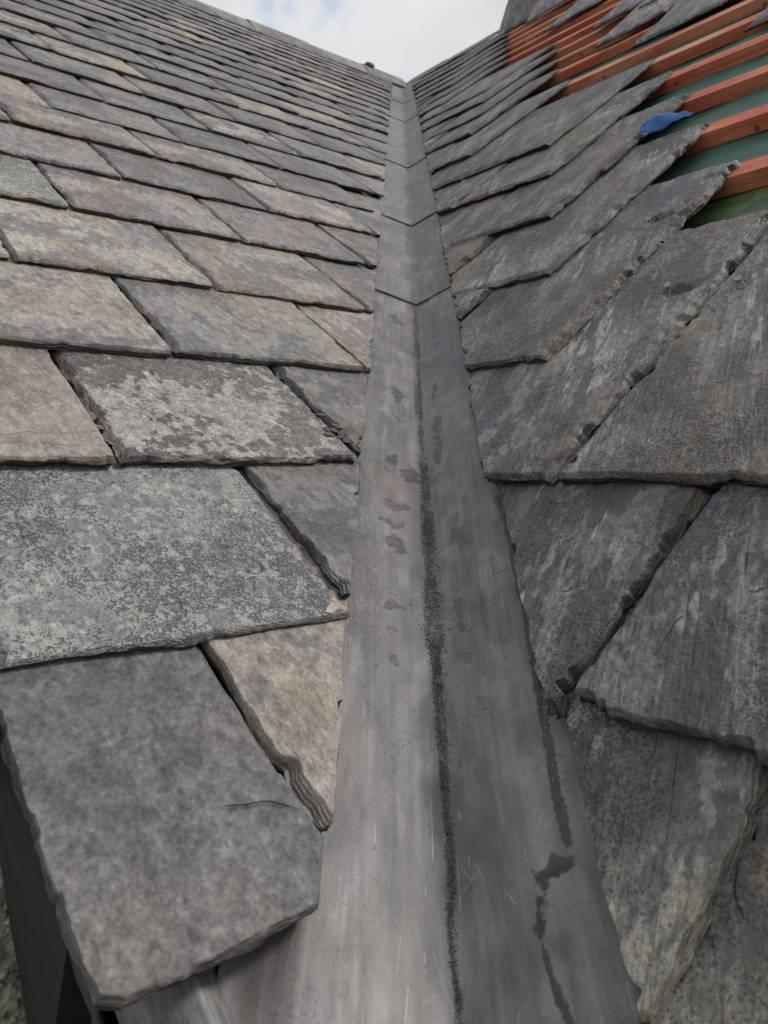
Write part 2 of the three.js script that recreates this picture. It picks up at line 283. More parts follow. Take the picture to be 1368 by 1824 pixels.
// ================================================================ LEFT SLOPE
const left = slopeGroup('slate_roof_slope', eL, uL, nL);
tag(left, 'weathered grey slate roof slope, slated all the way up to its ridge', 'roof slope');
const LT = [0.076, 0.281, 0.495, 0.703, 0.913, 1.138, 1.345, 1.54, 1.72, 1.916, 2.128, 2.343, 2.562, 2.781, 2.99, 3.20, 3.40, 3.61, 3.83, 4.03, 4.24, 4.45, 4.66, 4.87, 5.06];
const LJ = { 0: [-0.168, -0.0285], 1: [-0.44, -0.172, 0.100], 2: [-0.56, -0.29, -0.0205, 0.2405], 3: [-0.44, -0.16, 0.111, 0.383], 4: [-0.55, -0.28, -0.0095, 0.254, 0.520], 5: [-0.42, -0.15, 0.122, 0.404, 0.667], 6: [-0.53, -0.27, 0.0, 0.268, 0.557, 0.815], 7: [-0.4, -0.13, 0.135, 0.402, 0.68] };
const thL = 0.0105, lenL = 0.49;
const cutL = (v) => 0.694 * v - 0.0974;
const visL = (v) => (v < 2.93 ? -0.16 + 0.2 * v : 0.42 + (v - 2.93) * 0.645);
const lichenSpots = { '1:-0.172': 1, '1:-0.44': 1 };
for (let k = 0; k < LT.length; k++) {
  const tail = LT[k], gauge = (LT[k + 1] ?? tail + 0.2) - tail, near = k < 4 ? 3 : k < 8 ? 2 : k < 13 ? 1 : 0;
  let js = LJ[k];
  if (!js) { js = []; let u = (k % 2 ? 0.13 : 0.0) + 0.267 * Math.ceil((visL(tail) - 0.55) / 0.267) + rr(-0.02, 0.02); while (u < cutL(tail + gauge)) { js.push(u); u += 0.267 + rr(-0.022, 0.022); } }
  const head = k > LT.length - 3 ? Math.min(tail + lenL, 5.27) : tail + lenL;
  for (let i = 0; i < js.length; i++) {
    const gap = 0.0025 + rnd() * 0.0012, u0 = js[i] + gap, full = js[i + 1] === undefined, w = full ? 0.268 : js[i + 1] - js[i], u1 = js[i] + w - gap;
    if (k === 0 && false) continue;
    const cj = rr(-0.002, 0.002), inv = (u) => (u + 0.0974 - cj) / 0.694, cut = (v) => cutL(v) + cj;
    let tl = tail + rr(-0.0035, 0.0035) * (k < 2 ? 0.3 : 1), b, t, l, r;
    if (u0 > cut(tl) - 0.004) {                       // triangular piece cut against the valley
      const v0 = inv(u0) + 0.018; if (v0 > tail + gauge + 0.01 || v0 > head - 0.05) continue;
      const ut = Math.min(cut(head), u1 + 0.4), u2 = Math.min(ut, u0 + 0.32), v2 = Math.min(head, inv(u2));
      b = [[u0, v0], [u0 + 0.007, Math.max(v0 - 0.002, inv(u0 + 0.007))]]; l = [[u0, v0], [u0, head]]; r = [b[1], [u2, v2], ...(v2 < head - 1e-3 ? [[u2, head]] : [])]; t = [[u0, head], r[r.length - 1]];
      tl = v0;
    } else if (u1 > cut(tl)) {                         // tail corner cut off by the valley line
      const v1 = Math.min(inv(u1), head);
      b = [[u0, tl], [cut(tl), tl]]; l = [[u0, tl], [u0, head]]; r = [[cut(tl), tl], [u1, v1], [u1, head + 1e-4]]; t = [[u0, head], [u1, head + 1e-4]];
    } else { b = [[u0, tl], [u1, tl]]; l = [[u0, tl], [u0, head]]; r = [[u1, tl], [u1, head]]; t = [[u0, head], [u1, head]]; }
    if (k === 0 && i === 0) { b = [[-0.168, 0.078], [-0.158, 0.071], [-0.121, 0.071], [-0.085, 0.074], [-0.05, 0.078]]; l = [[-0.168, 0.078], [-0.172, 0.12], [-0.1705, 0.245], [-0.170, 0.565]]; r = [[-0.05, 0.078], [-0.026, 0.113], [-0.031, 0.2], [-0.033, 0.29], [-0.034, 0.565]]; t = [[-0.170, 0.565], [-0.034, 0.565]]; tl = 0.071; }
    if (k === 0 && i === 1) { l = [[-0.0225, 0.120], [-0.0265, 0.20], [-0.0255, 0.262], [-0.0285, 0.285], [-0.0265, 0.565]]; b = [[-0.0225, 0.120], [-0.016, 0.120]]; r = [[-0.016, 0.120], [0.028, 0.180], [0.088, 0.272], [0.24, 0.49], [0.24, 0.565]]; t = [[-0.0265, 0.565], [0.24, 0.565]]; tl = 0.120; }
    if (k === 1 && js[i] === -0.172) { r = [[0.0972, tl], [0.0935, tl + 0.024], [0.0962, tl + 0.09], [0.0975, head]]; b = [[u0, tl + 0.002], [0.0972, tl]]; }
    const key = k + ':' + js[i], lich = lichenSpots[key] || (k > 1 && k > 4 && rnd() < 0.08);
    let tint = TINT_L[(rnd() * TINT_L.length) | 0], kind = lich ? 'lichen' : rnd() < 0.16 ? 'patchy' : 'tan';
    if (k > 7 && rnd() < 0.55) tint = TINT_D[(rnd() * TINT_D.length) | 0];
    if (k === 0 && i === 0) { tint = [0.80, 0.775, 0.745]; kind = 'plain'; } if (k === 0 && i === 1) tint = [0.92, 0.87, 0.81];
    if (key === '1:0.1') tint = [0.55, 0.55, 0.57];
    if (key === '2:-0.0205') { tint = [0.98, 0.95, 0.93]; kind = 'patchy'; } if (k < 4 && kind === 'patchy' && key !== '2:-0.0205') kind = 'tan';
    if (key === '2:0.2405') tint = [0.66, 0.65, 0.65];
    if (key === '2:-0.29') tint = [0.88, 0.86, 0.84];
    if (key === '3:-0.16') tint = [1.02, 0.98, 0.95]; if (key === '3:0.111') tint = [0.86, 0.86, 0.84];
    if (key === '1:-0.172') tint = [0.99, 0.97, 0.955];
    const th = thL * rr(0.85, 1.2) * (k === 0 && i === 0 ? 1.3 : 1), q = [[6, 5], [24, 16], [64, 66], [110, 140]][near];
    const pitsL = key === '1:-0.172' ? [[0.0256 + 0.0365, 0.3789 - tl, 0.008, 0.003, 1], [-0.1211 + 0.0365, 0.4047 - tl, 0.005, 0.003, 1]] : [];
    const sm = addSlate(left, { b, t, l, r }, tl, { pits: pitsL, th, seed: 100 + k * 31 + i * 7, nu: q[0], nv: q[1], dense: near > 1 ? 0.3 : 0.4, fine: near > 1, jit: [0.0018, 0.0024, 0.0026, 0.0026][near] * (k === 0 && i === 0 ? 0.45 : 1), cham: (k === 0 && i === 0 ? [0.0014, 0.002, 0.002, 0.004] : [0.0008, 0.0012, 0.002, 0.005]).map(c => c * (near ? 1 : 0.4)), dep: [0.4, 0.35, 0.3, 0.6], rough: k === 0 ? (i === 0 ? 1.4 : 0.6) : 1.05, rel: k === 0 ? 0.0015 : near > 1 ? 0.0008 : 0.0006, rings: near > 1 ? 5 : near ? 3 : 2,
      mat: slateMat(kind, tint), z: 0.0035 + (k === 0 ? -0.001 : 0) + rr(0, 0.0016), tilt: thL / 0.215, rz: k < 5 ? 0 : rr(-0.006, 0.006), ry: k < 2 ? 0 : rr(-0.006, 0.006) });
    if (key === '1:-0.172') { sm.isLichenCorner = true; sm.topZ = th; }
  }
}
// ================================================================ RIGHT SLOPE (u runs away along the eaves, x = -u)
const right = slopeGroup('slate_roof_slope_001', xR, uR, nR);
tag(right, 'half-slated dark slate roof slope with bare red timber battens and stepped slate edges', 'roof slope');
const RT = [-0.035, 0.188, 0.41, 0.629, 0.872, 1.112, 1.355, 1.582, 1.79, 2.06, 2.29, 2.505, 2.72, 2.94, 3.16, 3.38, 3.60, 3.82, 4.04, 4.26, 4.48];
const RE = [-0.665, -0.525, -0.36, 0.334, 0.486, 0.634, 0.793, 0.938, 1.345, 1.55, 1.69, 1.825, 1.975, 2.39, 2.53, 2.68, 2.85, 3.0, 3.15, 3.3, 3.45];
const RJ = { 0: [-0.375, -0.097], 1: [-0.235, 0.0405], 2: [-0.09, 0.188], 3: [0.604], 5: [0.897] };
const thR = 0.0128, lenR = 0.552, tiltR = thR / 0.2275;
for (let k = 0; k < RT.length; k++) {
  const tail = RT[k], gauge = (RT[k + 1] ?? tail + 0.22) - tail, near = k < 4 ? 3 : k < 7 ? 2 : k < 10 ? 1 : 0, off = k === 0 ? 0.124 : k === 1 ? 0.107 : 0.0963;
  let js = [RE[k]]; for (const j of RJ[k] ?? []) js.push(j);
  while (js[js.length - 1] + 0.282 < 0.905 * (tail + gauge) - off) js.push(js[js.length - 1] + 0.282 + rr(-0.012, 0.012));
  const head = Math.min(tail + lenR, 5.06);
  for (let i = 0; i < js.length; i++) {
    const gap = 0.002 + rnd() * 0.0015, tuck = k === 0 && js[i] === -0.375, u0 = js[i] + gap, u1 = (js[i + 1] ?? js[i] + 0.282) - gap + (tuck ? 0.012 : 0), cj = rr(-0.002, 0.002);
    const cut = (v) => 0.905 * v - off + cj, inv = (u) => (u + off - cj) / 0.905;
    let tl = tail + rr(-0.004, 0.004), b, t, l, r;       // here "right" side of the slate has the small u
    const X = (p) => [-p[0], p[1]];
    if (u0 > cut(tl) - 0.004) {
      const v0 = inv(u0) + 0.012; if (v0 > tail + gauge + 0.01 || v0 > head - 0.05) continue;
      const u2 = Math.min(cut(head), u0 + 0.32), v2 = Math.min(head, inv(u2));
      r = [[u0, v0], [u0, head]]; b = [[u0 + 0.007, Math.max(v0 - 0.002, inv(u0 + 0.007))], [u0, v0]]; l = [b[0], [u2, v2], ...(v2 < head - 1e-3 ? [[u2, head]] : [])]; t = [l[l.length - 1], [u0, head]]; tl = v0;
    } else if (u1 > cut(tl)) {
      const v1 = Math.min(inv(u1), head);
      b = [[cut(tl), tl], [u0, tl]]; r = [[u0, tl], [u0, head]]; l = [[cut(tl), tl], [u1, v1], [u1, head + 1e-4]]; t = [[u1, head + 1e-4], [u0, head]];
    } else { b = [[u1, tl], [u0, tl]]; l = [[u1, tl], [u1, head]]; r = [[u0, tl], [u0, head]]; t = [[u1, head], [u0, head]]; }
    if (k === 1 && js[i] === 0.0405) { b = [[0.05, 0.181], [0.0425, 0.183]]; r = [[0.0425, 0.183], [0.0425, 0.74]]; l = [[0.05, 0.181], [0.083, 0.212], [0.16, 0.297], [0.247, 0.391], [0.3, 0.46], [0.3, 0.74]]; t = [[0.3, 0.74], [0.0425, 0.74]]; tl = 0.181; }
    if (k === 1 && js[i] === -0.235) { b = [[0.0375, 0.196], [0.012, 0.187], [-0.06, 0.192], [-0.12, 0.182], [-0.232, 0.188]]; tl = 0.182; l = [[0.0375, 0.196], [0.0375, 0.39], [0.0375, 0.74]]; r = [[-0.232, 0.188], [-0.232, 0.74]]; t = [[0.0375, 0.74], [-0.232, 0.74]]; }
    const th = thR * rr(0.88, 1.2) * (k === 1 ? 1.45 : k === 2 ? 1.2 : 1), q = [[6, 6], [24, 20], [64, 80], [110, 160]][near];
    const pits = []; let nails = [];
    const sideW = near > 1 ? 0.0095 : 0.006;
    const sides = { b: b.map(X), t: t.map(X), l: l.map(X), r: r.map(X) };
    const all = [...sides.b, ...sides.t]; let ox = 0; for (const p of all) ox += p[0] / all.length;
    if (k === 3 && i === 0) { nails = [[0.397, 1.005]]; pits.push([-0.383 - ox, 1.010 - tl, 0.016, 0.010, 0.7], [-0.36 - ox, 1.05 - tl, 0.009, 0.003, 1.2], [-0.352 - ox, 1.13 - tl, 0.012, 0.0035, 0.6]); }
    if (k === 2 && js[i] === 0.188) { nails = [[0.255, 0.777]]; pits.push([-0.236 - ox, 0.766 - tl, 0.014, 0.011, 0.8], [-0.225 - ox, 0.772 - tl, 0.016, 0.003, 0.7]); }
    if (k === 2 && js[i] === -0.09) nails = [[0.163, 0.763]];
    const m = addSlate(right, sides, tl, { th, seed: 900 + k * 37 + i * 11, nu: q[0], nv: near === 3 && k >= 2 ? 210 : q[1], dense: near > 1 ? 0.3 : 0.4, fine: near > 1, jit: [0.0020, 0.0028, 0.0032, 0.0034][near], cham: [0.0009, sideW, 0.003, 0.0012].map(c => c * (near ? 1 : 0.5)), dep: [0.4, 0.62, 0.4, 0.4], rel: near > 1 ? 0.0013 : 0.0008, rings: near > 1 ? 6 : near ? 3 : 2, pits, rough: 1.1, ex: k >= 2 && k <= 6 && i === (k === 2 ? 2 : 0) || (k === 2 && i === 1) ? 0.95 : 0.5,
      mat: slateMat('streak', k === 0 ? [1.08, 1.03, 0.94] : k === 1 ? [0.76, 0.75, 0.745] : k === 2 ? [0.88, 0.87, 0.88] : TINT_R[(rnd() * TINT_R.length) | 0]), z: 0.004 + rr(0, 0.002) - (tuck ? 0.005 : 0), tilt: tiltR, rz: k < 4 ? 0 : rr(-0.006, 0.006), ry: k < 3 ? 0 : rr(-0.005, 0.005) });
    for (const [nu, nvv] of nails) {
      const h = mesh('nail', new THREE.CylinderGeometry(0.0040, 0.0036, 0.0012, 20).rotateX(Math.PI / 2), copperMat(), m);
      const sh = new THREE.CylinderGeometry(0.0016, 0.0016, 0.02, 8).rotateX(Math.PI / 2).translate(0, 0, -0.010); h.geometry = mergeGeometries([h.geometry, sh]);
      h.position.set(-nu - ox, nvv - tl, th + 0.0035); h.rotation.set(0.25, 0.2, 0); h.userData.label = 'copper nail standing proud of the slate';
    }
  }
}
function copperMat() { return mats.copper ??= new THREE.MeshStandardMaterial({ color: new THREE.Color().setRGB(0.38, 0.22, 0.17), roughness: 0.55, metalness: 0.3 }); }

// battens and underlay of the right slope
const wood = texPair(1024, 256, 2.0, 0.25, (x, y, o) => {
  const g = fbm(x * 3, y * 240 + 2 * vn(x * 4, y * 30, 601), 3, 602), f = vn(x * 60, y * 900, 603), p = fbm(x * 5, y * 18, 3, 604);
  let c = mix3([0.42, 0.105, 0.055], [0.52, 0.20, 0.115], ss(0.35, 0.7, p)); c = mix3(c, [0.30, 0.075, 0.045], ss(0.5, 0.8, g) * 0.6);
  const kn = Math.hypot((((x * 2.3 + 0.7 * vn(Math.floor(x * 2.3), 1, 9)) % 1) - 0.5) / 2.3, (y % 0.06) - 0.03); c = mix3(c, [0.10, 0.035, 0.025], ss(0.008, 0.003, kn) * 0.8);
  const k = 0.8 + 0.4 * f; o[0] = c[0] * k; o[1] = c[1] * k; o[2] = c[2] * k; o[3] = 0.6 * g + 0.4 * f;
});
const woodMats = [[1.15, 1.08, 1], [1.05, 1.0, 1], [1.15, 1.35, 1.3], [1.12, 1.2, 1.1]].map(c => { const m = new THREE.MeshStandardMaterial({ map: wood.map, bumpMap: wood.bump, bumpScale: 0.0008, roughness: 0.75 }); m.color.setRGB(...c); return m; });
function battenGeo(len, w, h, uo) {
  const s = new THREE.Shape(); const a = w / 2, b = h / 2; s.moveTo(-a, -b); s.lineTo(a, -b); s.lineTo(a, b); s.lineTo(-a, b); s.closePath();
  const g = new THREE.ExtrudeGeometry(s, { depth: len, bevelEnabled: true, bevelThickness: 0.001, bevelSize: 0.001, bevelOffset: -0.001, bevelSegments: 1, steps: 24 });
  g.rotateY(Math.PI / 2); g.rotateX(Math.PI / 2); const p = g.attributes.position, uv = g.attributes.uv;   // length along x
  for (let i = 0; i < p.count; i++) { const x = p.getX(i), y = p.getY(i), z = p.getZ(i); uv.setXY(i, (x + uo) / 2, (y + z * 1.01) / 0.25 + uo); p.setXYZ(i, x, y + 0.002 * (vn(x * 4, uo, 5) - 0.5), z + 0.0012 * (vn(x * 5, uo, 6) - 0.5)); }
  g.computeVertexNormals(); return g;
}
for (let k = 2; k < RT.length; k++) {
  const vt = RT[k] + lenR + 0.004, w = 0.047, h = 0.027, u0 = k < 3 ? -0.7 : Math.max(-0.5, -0.35 + (vt - 1.2) * 0.35), u1 = Math.min((RE[k] ?? 1) + 0.35, 0.905 * vt - 0.16);
  if (vt > 5.0) break;
  const g = battenGeo(u1 - u0, w, h, k * 0.37), m = mesh('batten', g, woodMats[[2, 0, 2, 3, 0, 1, 0, 2][k % 8]], right);
  m.position.set(-u1, vt - w / 2, -0.0205 - h / 2);
}
const weave = (base, stripe, seed) => texPair(512, 512, 0.3, 0.3, (x, y, o) => {
  const a = Math.sin(x * 2 * Math.PI / 0.0024), b = Math.sin(y * 2 * Math.PI / 0.0024), w = 0.5 + 0.25 * (a + b) * 0.8, n = fbm(x * 40, y * 40, 3, seed);
  const st = ss(0.35, 0.5, fbm(y * 26 + 0.3 * x, x * 1.2, 2, seed + 3)) - ss(0.55, 0.62, fbm(y * 26 + 0.3 * x, x * 1.2, 2, seed + 3));
  let c = mix3(base, stripe, st * 0.6); const k = (0.7 + 0.6 * w) * (0.7 + 0.6 * n); o[0] = c[0] * k; o[1] = c[1] * k; o[2] = c[2] * k; o[3] = w;
});
function underlay(label, v0, v1, u0, u1, n, tx, seed) {
  const nx = 60, ny = Math.max(8, Math.round((v1 - v0) / 0.03)), pos = [], uv = [], idx = [];
  for (let j = 0; j <= ny; j++) for (let i = 0; i <= nx; i++) { const u = mix(u0, u1, i / nx), v = mix(v0, v1, j / ny); pos.push(-u, v, n + 0.014 * (fbm(u * 6, v * 9, 3, seed) - 0.6)); uv.push(u / 0.3, v / 0.3); }
  for (let j = 0; j < ny; j++) for (let i = 0; i < nx; i++) { const a = j * (nx + 1) + i; idx.push(a, a + nx + 2, a + 1, a, a + nx + 1, a + nx + 2); }
  const m = mesh('underlay', buildGeo(pos, idx, uv), new THREE.MeshStandardMaterial({ map: tx.map, bumpMap: tx.bump, bumpScale: 0.0004, roughness: 0.55 }), right); m.userData.label = label; return m;
}
underlay('green woven roofing underlay below the lowest bare batten', -0.25, 1.24, -0.8, 1.0, -0.050, weave([0.085, 0.135, 0.040], [0.02, 0.05, 0.055], 31), 31);
underlay('teal woven roofing underlay between the upper battens', 1.18, 5.05, -0.6, 4.2, -0.0475, weave([0.034, 0.105, 0.085], [0.06, 0.13, 0.085], 47), 47);

// ================================================================ LEAD VALLEY
const lead = new THREE.Group(); lead.name = 'lead_valley'; lead.position.copy(O); scene.add(lead);
tag(lead, 'grey lead-lined valley gutter of lapped sheets running up between the two slate slopes', 'valley gutter');
const aL = V.dot(eL), bL = V.dot(uL), aR = V.dot(eR), bR = V.dot(uR);
const dL = eL.clone().multiplyScalar(-bL).addScaledVector(uL, aL).normalize(), dR = eR.clone().multiplyScalar(-bR).addScaledVector(uR, aR).normalize();
function leadPoint(p, a, n) {             // p across (left negative), a along the valley, n above the sheet
  const r = 0.0022, f = (x) => (x + Math.sqrt(x * x + r * r)) / 2, q = V.clone().multiplyScalar(a).addScaledVector(dL, f(-p)).addScaledVector(dR, f(p));
  const tt = ss(-0.008, 0.008, p), nn = nL.clone().multiplyScalar(1 - tt).addScaledVector(nR, tt);
  return q.addScaledVector(nn, n);
}
const leadBase = (p, a, i) => {
  let z = -0.0035 + 0.0011 * (fbm(p * 22 + 5, a * 9, 3, 700 + i) - 0.5) * 2 + 0.0003 * (fbm(p * 120, a * 50, 2, 740) - 0.5);
  const e = Math.abs(p); if (p < 0 && e > 0.088) z -= ss(0.088, 0.120, e) * 0.010; if (p > 0 && e > 0.105) z -= ss(0.105, 0.15, e) * 0.012;
  return z;
};
const stains = [
  [[-0.0443, 0.8186], [-0.0238, 0.8014], [-0.0336, 0.7581], [-0.0417, 0.7825]], [[-0.0414, 0.7291], [-0.0321, 0.7195], [-0.0306, 0.709], [-0.0367, 0.7159]], [[-0.0489, 0.6049], [-0.0351, 0.6146], [-0.0337, 0.5909], [-0.0473, 0.5817]], [[-0.0628, 0.5607], [-0.0405, 0.5797], [-0.0405, 0.5706], [-0.0601, 0.5574]], [[-0.0297, 0.583], [-0.0164, 0.6027], [-0.0098, 0.587], [-0.0102, 0.5674], [-0.0258, 0.5636]], [[-0.0525, 0.4988], [-0.0452, 0.5113], [-0.018, 0.5085], [-0.0149, 0.5047], [-0.0431, 0.49]], [[-0.0567, 0.4646], [-0.046, 0.473], [-0.0368, 0.4615], [-0.0289, 0.4799], [-0.0265, 0.4674], [-0.0368, 0.4594]], [[-0.0485, 0.4376], [-0.0397, 0.4455], [-0.0291, 0.4385], [-0.0258, 0.421], [-0.0327, 0.4126], [-0.0385, 0.4237], [-0.0453, 0.4199]], [[-0.0469, 0.3369], [-0.0207, 0.343], [-0.0235, 0.3323], [-0.0442, 0.3265]], [[-0.0439, 0.3043], [-0.0314, 0.3121], [-0.0329, 0.2913], [-0.0364, 0.2912]], [[-0.0416, 0.2686], [-0.0349, 0.2714], [-0.0311, 0.2586], [-0.0363, 0.2597]],
  [[0.0143, 0.8399], [0.0212, 0.8357], [0.015, 0.7722], [0.0116, 0.7723]], [[0.011, 0.7377], [0.0242, 0.7236], [0.0168, 0.6549], [0.0101, 0.6768]], [[0.0117, 0.6599], [0.023, 0.6563], [0.0145, 0.607], [0.0083, 0.6169]], [[0.0191, 0.4656], [0.0373, 0.4567], [0.0358, 0.4231], [0.0222, 0.4186]], [[0.0151, 0.3535], [0.0273, 0.3457], [0.0246, 0.2984], [0.0181, 0.3167]],
  [[0.0698, 0.0835], [0.076, 0.0704], [0.0705, 0.0686], [0.0614, 0.0663], [0.0532, 0.0586], [0.0491, 0.0651], [0.0505, 0.0699], [0.0596, 0.0759]], [[0.0483, 0.0601], [0.0549, 0.0581], [0.0506, 0.0427], [0.048, 0.0371], [0.046, 0.0409]], [[-0.0486, 1.1125], [-0.0385, 1.1299], [-0.0214, 1.0901], [-0.0384, 1.0831]], [[-0.0096, 0.8592], [-0.0013, 0.8461], [-0.0037, 0.7505], [-0.0115, 0.7529]]];
const stainW = [1, 0.7, 1, 0.8, 1, 0.8, 0.9, 1, 0.8, 0.6, 0.7, 0.8, 0.7, 0.7, 0.55, 0.6, 1.1, 1.3, 0.8, 0.9];
const crease = [[-0.0016, 1.2135, 10], [-0.0029, 1.0608, 10], [-0.0025, 0.8655, 8], [-0.0037, 0.7505, 10], [-0.0046, 0.6534, 12], [-0.0027, 0.5723, 20], [-0.0028, 0.5234, 20], [-0.0024, 0.4583, 22], [-0.002, 0.4195, 22], [-0.0031, 0.3744, 28], [-0.0035, 0.3338, 36], [-0.0022, 0.3119, 36], [-0.0022, 0.277, 22], [-0.0017, 0.2331, 18], [-0.0013, 0.194, 16], [-0.0011, 0.1539, 14], [-0.0006, 0.1184, 14], [-0.0005, 0.0865, 14], [-0.0028, 0.0552, 14], [-0.0019, 0.0322, 12], [-0.001, 0.0111, 12], [-0.001, -0.1, 12]];
const creaseAt = (a) => { for (let i = 1; i < crease.length; i++) if (a >= crease[i][1]) { const A = crease[i - 1], B = crease[i], t = (a - B[1]) / (A[1] - B[1]); const w = mix(B[2], A[2], Math.min(1, t)), dist = 0.5 + a; return [mix(B[0], A[0], Math.min(1, t)), w * dist / 1445]; } return [-0.001, 0.004]; };
const darkLine = [[0.0737, 0.4807, 9], [0.0773, 0.4112, 9], [0.0767, 0.3256, 9], [0.0762, 0.2552, 10], [0.0755, 0.2074, 14], [0.0745, 0.1706, 13], [0.0733, 0.1333, 16], [0.0735, 0.1035, 18], [0.0741, 0.0838, 14]], darkLine2 = [[0.0478, 0.0396, 6], [0.0514, 0.0093, 8], [0.0565, -0.0119, 14]];
const segD = (p, a, pts) => { let best = 9; for (let i = 1; i < pts.length; i++) { const A = pts[i - 1], B = pts[i], dx = B[0] - A[0], dy = B[1] - A[1], t = Math.max(0, Math.min(1, ((p - A[0]) * dx + (a - A[1]) * dy) / (dx * dx + dy * dy))); const d = Math.hypot(p - A[0] - dx * t, a - A[1] - dy * t) - mix(A[2], B[2], t) * (0.5 + a) / 2890; if (d < best) best = d; } return best; };
function polyD(p, a, P) { let ins = false, d = 9; for (let i = 0, j = P.length - 1; i < P.length; j = i++) { const A = P[j], B = P[i]; if ((A[1] > a) !== (B[1] > a) && p < (A[0] - B[0]) * (a - B[1]) / (A[1] - B[1]) + B[0]) ins = !ins; const dx = B[0] - A[0], dy = B[1] - A[1], t = Math.max(0, Math.min(1, ((p - A[0]) * dx + (a - A[1]) * dy) / (dx * dx + dy * dy))); d = Math.min(d, Math.hypot(p - A[0] - dx * t, a - A[1] - dy * t)); } return ins ? -d : d; }
const boxes = stains.map(P => [Math.min(...P.map(q => q[0])) - 0.008, Math.max(...P.map(q => q[0])) + 0.008, Math.min(...P.map(q => q[1])) - 0.008, Math.max(...P.map(q => q[1])) + 0.008]);
const scratches = []; { for (let i = 0; i < 420; i++) { const p = rr(-0.1, 0.1), a = rr(-0.1, 1.1), l = rr(0.002, 0.022) * (rnd() < 0.15 ? 2.5 : 1), an = rnd() < 0.6 ? rr(-0.15, 0.15) : rr(-1.4, 1.4); scratches.push([p, a, p + Math.sin(an) * l, a + Math.cos(an) * l, rr(0.00018, 0.00042), Math.pow(rnd(), 2) * 0.8 + 0.15]); } }
const LW = 0.36, LA0 = -0.22, LA1 = 1.30;
function leadColour(p, a, o, s) {
  const m = fbm(p * 40, a * 9, 5, s + 1), d = fbm(p * 70, a * 40, 3, s + 2), st = fbm(p * 240, a * 10, 3, s + 3), f = vn(p * 900, a * 900, s + 4), q = fbm(p * 11, a * 5, 3, s + 5);
  const e = (d - 0.5) * 0.2;
  let c = mix3([0.115, 0.111, 0.109], [0.148, 0.141, 0.134], ss(0.40, 0.60, m + e));
  c = mix3(c, [0.095, 0.097, 0.118], ss(0.46, 0.62, q + e) * 0.4);
  c = mix3(c, [0.22, 0.213, 0.20], ss(0.56, 0.66, fbm(p * 60 + 4, a * 16, 5, s + 6) + e) * 0.35);
  c = mix3(c, [0.165, 0.125, 0.105], ss(0.58, 0.72, fbm(p * 20, a * 9, 3, s + 7)) * 0.35);
  const k = (0.66 + 0.68 * d) * (0.74 + 0.52 * st) * (0.86 + 0.28 * f), pit = ss(0.82, 0.88, vn(p * 420, a * 400, s + 8)) * ss(0.4, 0.6, q);
  for (let i = 0; i < 3; i++) o[i] = c[i] * k * (1 - 0.5 * pit);
  o[3] = 0.35 * m + 0.3 * d + 0.2 * st + 0.1 * f - 0.15 * pit + 0.1;
}
const scrGrid = new Map(); for (const sc of scratches) { const n = 8; for (let i = 0; i <= n; i++) { const key = Math.floor(mix(sc[0], sc[2], i / n) * 100) + ',' + Math.floor(mix(sc[1], sc[3], i / n) * 100); if (!scrGrid.has(key)) scrGrid.set(key, new Set()); scrGrid.get(key).add(sc); } }
const leadNear = texPair(640, 2048, 1, 1, (tx, ty, o) => {
  const p = (tx - 0.5) * LW, a = mix(LA0, LA1, ty); leadColour(p, a, o, 800);
  const wob = (fbm(p * 160, a * 130, 3, 861) - 0.5), fine = vn(p * 700, a * 600, 862);
  let wet = 0;
  for (let i = 0; i < stains.length; i++) { const B = boxes[i]; if (p < B[0] || p > B[1] || a < B[2] || a > B[3]) continue; const dd = polyD(p, a, stains[i]) + wob * 0.012 + (fbm(p * 420, a * 380, 2, 877) - 0.5) * 0.003; wet = Math.max(wet, ss(0.0013, -0.0013, dd) * stainW[i] * (0.75 + 0.45 * fine) * ss(0.2, 0.36, fbm(p * 260, a * 240, 2, 871) + 0.12)); }
  const cw = creaseAt(a); cw[1] *= 0.62; const cd = Math.abs(p - cw[0] - wob * 0.003) - cw[1] / 2 * (0.7 + 0.8 * vn(a * 40, 1, 872)); wet = Math.max(wet, ss(0.0009, -0.0009, cd + (fine - 0.5) * 0.0012) * (a < 1.21 ? 0.95 : 0) * (0.35 + 0.65 * ss(0.38, 0.5, fbm(a * 55, p * 120, 3, 879))));
  if (p > 0.04 && a < 0.5) { const dl = Math.min(segD(p, a, darkLine), segD(p, a, darkLine2)) + wob * 0.0036 + (fine - 0.5) * 0.0016; wet = Math.max(wet, ss(0.0005, -0.0005, dl)); }
  wet = Math.min(1, wet) * (0.62 + 0.5 * fbm(p * 90, a * 60, 3, 881));
  wet = Math.min(1, wet);
  const dk = [0.022, 0.021, 0.023]; for (let i = 0; i < 3; i++) o[i] = mix(o[i], dk[i], wet);
  o[3] = o[3] * (1 - wet * 0.4) + wet * (0.2 + 0.5 * fine);
  const near = scrGrid.get(Math.floor(p * 100) + ',' + Math.floor(a * 100));
  if (near) for (const s of near) { const dx = s[2] - s[0], dy = s[3] - s[1], t = ((p - s[0]) * dx + (a - s[1]) * dy) / (dx * dx + dy * dy); if (t < 0 || t > 1) continue; const d = Math.hypot(p - s[0] - dx * t, a - s[1] - dy * t); if (d < s[4]) { const w = s[5] * 0.6; for (let i = 0; i < 3; i++) o[i] = mix(o[i], 0.40, w); o[3] -= 0.12; } }
});
const leadFar = texPair(256, 1024, 1, 1, (tx, ty, o) => leadColour((tx - 0.5) * LW, ty * 1.5, o, 900));
const leadMat = (t, tint) => { const m = new THREE.MeshStandardMaterial({ map: t.map, bumpMap: t.bump, bumpScale: 0.0005, roughness: 0.52, metalness: 0.05 }); m.color.setRGB(...tint.map(c => c * 1.0)); return m; };
const sheetEnds = [-0.22, 1.223, 1.862, 2.747, 4.12, 5.07, 6.36, 6.8];
